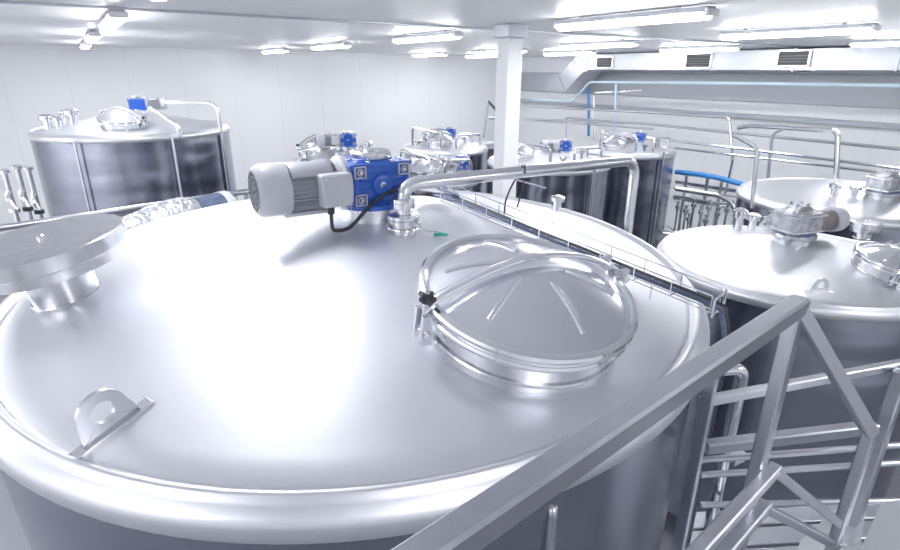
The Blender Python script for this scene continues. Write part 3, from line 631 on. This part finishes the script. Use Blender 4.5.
# pipe rack frame under the blue hose
rk = thing('pipe_rack', 'dark steel rack carrying pipes beyond the right foreground tank', 'rack', at2(712, 200, pd-1.1) * 1.0)
a, b = at2(674, 197, pd-1.1), at2(768, 212, pd-1.1)
MB().beam(a, b, .07, .09).build('beam', 'galv', rk, world=True)
a2, b2 = at2(674, 188, pd-1.1), at2(768, 201, pd-1.1)
MB().tube([a2, b2], .02, 8).build('rod', 'pipe', rk, world=True)
for px, y0_ in ((687, 176), (708, 178), (722, 181), (750, 186)):
    p = at2(px, y0_, pd-1.1); MB().beam((p.x, p.y, 0), p, .05, .05).build('upright', 'galv', rk, world=True)
# valves under the rack
k = 0; vp = None
for px, py in ((678, 207), (686, 211), (694, 205), (701, 212), (709, 208), (718, 214), (727, 210), (689, 219), (706, 221)):
    p = at2(px, py, pd-1.4-(k % 3)*.15)
    if vp is None:
        vp = thing('valve', 'x', 'valve', p, group='valves below the pipe rack')
        MB().lathe([(0, -.10), (.03, -.10), (.03, -.04), (.055, -.035), (.055, .035), (.03, .04), (.03, .09), (.05, .095), (.05, .12), (0, .12)], None, 16).build('body', 'polish', vp)
        MB().tube(bend([(0, 0, .11), (0, 0, .16), (.12, 0, .17)], .02), .012, 8).build('handle', 'pipe', vp)
        MB().tube(bend([(0, 0, -.09), (0, 0, -.5), (.0, .4, -.5)], .08), .022, 10).build('feed_pipe', 'pipe', vp); o = vp
    else: o = copy_tree(vp)
    o.location = p; o.rotation_euler = (0, 0, k*1.1)
    o['label'] = 'small steel valve in the cluster between the dark tank and the right foreground tank'; k += 1
# stair rail far beyond the column
for (x0, y0_), (x1, y1_), lab, m_ in (((488, 101), (498, 112), 'dark slanting handrail seen just left of the column', 'dark'), ((488, 101), (483, 138), 'thin upright of the far handrail left of the column', 'galv'), ((489, 118), (500, 118.5), 'short horizontal bar of the far handrail left of the column', 'galv')):
    a, b = aty(x0, y0_, 12), aty(x1, y1_, 12); tag(MB().cyl(a, b, .028, seg=8).build('handrail_bar', m_), lab, 'handrail')
cb = aty(482, 143, 11.6); t = thing('control_cabinet', 'grey cabinet standing left of the column near the far tank', 'cabinet', (cb.x, cb.y, 0), PHI)
MB().box((-.08, -.2, 0), (.35, .2, cb.z)).build('body', 'greyband', t, bev=.01); MB().box((.0, -.215, cb.z-1.2), (.3, -.198, cb.z-.1)).build('door', 'dark', t, bev=.005)

# ------------------------------------------------------------------ foreground railing
RH = -.5; S = .042
c0 = at(797, 306, RH); cB = at(415, 565, RH); dirn = (cB-c0).normalized(); far = c0+dirn*1.75
rt = thing('stair_railing', 'square steel tube railing slanting across the lower right foreground', 'railing', (c0.x, c0.y, 0))
post_b = ZC-1.75
MB().beam(far, c0-dirn*.012, S, S).build('top_rail', 'rail', rt, world=True)
MB().beam(Vector((c0.x, c0.y, post_b)), Vector((c0.x, c0.y, c0.z-S*.45)), .033, .033, up=D1).build('post', 'rail', rt, world=True)
e2 = at(870, 432, -.86); 
MB().beam(c0+UP*.0, e2, .033, .033).build('stair_rail', 'rail', rt, world=True)
MB().beam(Vector((e2.x, e2.y, post_b)), Vector((e2.x, e2.y, e2.z+.01)), .028, .028, up=D1).build('post', 'rail', rt, world=True)
def zpx(p, py):      # height where the vertical through p crosses the pixel row
    lo, hi = -4.0, .3
    for _ in range(40):
        mid = (lo+hi)/2; c = Vector((p.x, p.y, mid)); cc = c.y*cos(TH)-c.z*sin(TH); vv = (c.y*sin(TH)+c.z*cos(TH))/cc; y = 275-F*vv
        if y > py: lo = mid
        else: hi = mid
    return mid
for y1, y2_ in ((468, 524), (505, 543)):
    z1 = zpx(c0, y1); z2 = zpx(e2, y2_); a = Vector((c0.x, c0.y, ZC+z1)); b = Vector((e2.x, e2.y, ZC+z2)); a.x += .042; b.x += .01
    MB().beam(a-dirn*.01, a+dirn*1.6, .032, .032).build('mid_rail', 'galv', rt, world=True)
    MB().beam(a, b, .024, .024).build('mid_rail', 'galv', rt, world=True)
pf = c0+dirn*1.68; MB().beam(Vector((pf.x, pf.y, post_b)), Vector((pf.x, pf.y, c0.z-S*.45)), S*.95, S*.95, up=D1).build('post', 'rail', rt, world=True)
# second railing behind it
bz = -.95
def seg_at(p, q, z0, z1): return at(p[0], p[1], z0), at(q[0], q[1], z1)
r2_ = thing('walkway_railing', 'lower steel railing behind the stair, in front of the right tank', 'railing', at(800, 440, -1.0))
a, b = at(700, 402, bz), at(960, 353, bz); MB().beam(a, b, .03, .03).build('top_rail', 'galv', r2_, world=True)
a1, b1 = at(705, 447, bz-.2), at(874, 427, bz-.2); MB().beam(a1, b1, .04, .04).build('mid_rail', 'rail', r2_, world=True)
for y0_, y1_, z_ in ((460, 443, bz-.32), (475, 461, bz-.42), (505, 500, bz-.62)):
    a, b = at(700, y0_, z_), at(930, y1_, z_); MB().cyl(a, b, .012, seg=10).build('mid_rail', 'galv', r2_, world=True)
pp = at(902, 372, bz); MB().beam(Vector((pp.x, pp.y, post_b)), Vector((pp.x, pp.y, ZC+bz)), .045, .045, up=D1).build('post', 'galv', r2_, world=True)
# platform grating
gp = [at(690, 512, -1.75), at(905, 500, -1.75), at(960, 640, -1.75), at(650, 660, -1.75)]
gt = thing('stair_platform', 'steel plank platform below the railing at the lower right', 'platform', (gp[0].x, gp[0].y, 0))
def pl(u, v): return gp[0].lerp(gp[1], u).lerp(gp[3].lerp(gp[2], u), v)
for k in range(6):
    a, b, c, d = pl(0, k/6), pl(1, k/6), pl(1, (k+.86)/6), pl(0, (k+.86)/6); v = [a, b, c, d]
    MB().add([p for p in v]+[p-UP*.03 for p in v], [(0, 1, 2, 3), (7, 6, 5, 4)]+[(i, (i+1) % 4, (i+1) % 4+4, i+4) for i in range(4)]).build('plank', 'galv', gt, world=True, bev=.004)
MB().beam(gp[0]-UP*.06, gp[3]-UP*.06, .04, .06).build('frame', 'rail', gt, world=True); MB().beam(gp[1]-UP*.06, gp[2]-UP*.06, .04, .06).build('frame', 'rail', gt, world=True)
for i in range(4): p = gp[i]; MB().beam((p.x, p.y, 0), p-UP*.06, .06, .06).build('leg', 'galv', gt, world=True)
# bright stair treads
for pts, z_, lab in (([(881, 504), (990, 478), (1010, 640), (828, 620)], -1.25, 'bright steel step at the lower right corner'), ([(800, 541), (838, 507), (866, 507), (856, 580), (790, 580)], -1.6, 'slanted steel plate between the two railing posts')):
    v = [at(x, y, z_) for x, y in pts]; n = len(v)
    tag(MB().add(v+[p-UP*.03 for p in v], [tuple(range(n)), tuple(range(2*n-1, n-1, -1))]+[(i, (i+1) % n, (i+1) % n+n, i+n) for i in range(n)]).build('stair_tread', 'top2'), lab, 'step')
# bent pipe and flat post beside the tank
q1 = at(738, 366, -.98)
bp1 = at(700, 372, -1.0); bp2 = at(744, 368, -1.0)
t = thing('handrail_pipe', 'bent round steel pipe standing behind the slanting railing', 'pipe', (bp2.x, bp2.y, 0))
MB().tube(bend([bp1, bp2, (bp2.x, bp2.y, .2)], .05, 8), .023, 14).build('pipe_run', 'pipe', t, world=True)
cz = Vector((bp2.x, bp2.y, ZC+zpx(bp2, 452)))
MB().lathe([(.025, -.012), (.032, -.012), (.032, .012), (.025, .012)], Matrix.Translation(cz), 16).build('clamp', 'polish', t, world=True)
MB().box((-.01, -.05, -.02), (.05, .0, .02), Matrix.Translation(cz) @ Matrix.Rotation(.5, 4, 'Z')).build('bracket', 'galv', t, world=True)
pq = at(712, 375, -.83); o = MB().beam((pq.x, pq.y, .0), (pq.x, pq.y, pq.z), .02, .036, up=D1); tag(o.build('flat_post', 'rail'), 'flat vertical steel post against the right side of the foreground tank', 'post')
# ladder stile beside the tank, low under the railing
pq = at(553, 512, -1.0); o = MB(); o.tube(bend([(pq.x-.0, pq.y+.04, pq.z-.0), (pq.x, pq.y, pq.z+.012), (pq.x, pq.y, .2)], .02), .014, 12)
tag(o.build('ladder_stile', 'rail'), 'short upright bar showing under the slanting railing near the bottom edge', 'post')

# ------------------------------------------------------------------ world, camera
w = bpy.data.worlds.new('world'); bpy.context.scene.world = w; w.use_nodes = True
w.node_tree.nodes['Background'].inputs[0].default_value = (.8, .85, 1, 1); w.node_tree.nodes['Background'].inputs[1].default_value = .3
cd = bpy.data.cameras.new('camera'); co = bpy.data.objects.new('camera', cd); COL.objects.link(co)
cd.sensor_width = 36; cd.lens = 36*F/900; cd.clip_start = .03; cd.clip_end = 100
r = Vector((1, 0, 0)); u = Vector((0, sin(TH), cos(TH))); f = Vector((0, cos(TH), -sin(TH)))
rr = r*cos(RO)+u*sin(RO); uu = u*cos(RO)-r*sin(RO)
mc = Matrix((rr, uu, -f)).transposed().to_4x4(); mc.translation = (0, 0, ZC); co.matrix_world = mc
sc = bpy.context.scene; sc.camera = co
sc.view_settings.view_transform = 'Standard'; sc.view_settings.look = 'None'; sc.view_settings.exposure = 1.0; sc.view_settings.gamma = 1.12
try:
    sc.cycles.use_denoising = True; sc.cycles.max_bounces = 10; sc.cycles.diffuse_bounces = 5; sc.cycles.glossy_bounces = 6; sc.cycles.sample_clamp_indirect = 8; sc.cycles.sample_clamp_direct = 0
    sc.cycles.blur_glossy = .5
except Exception: pass
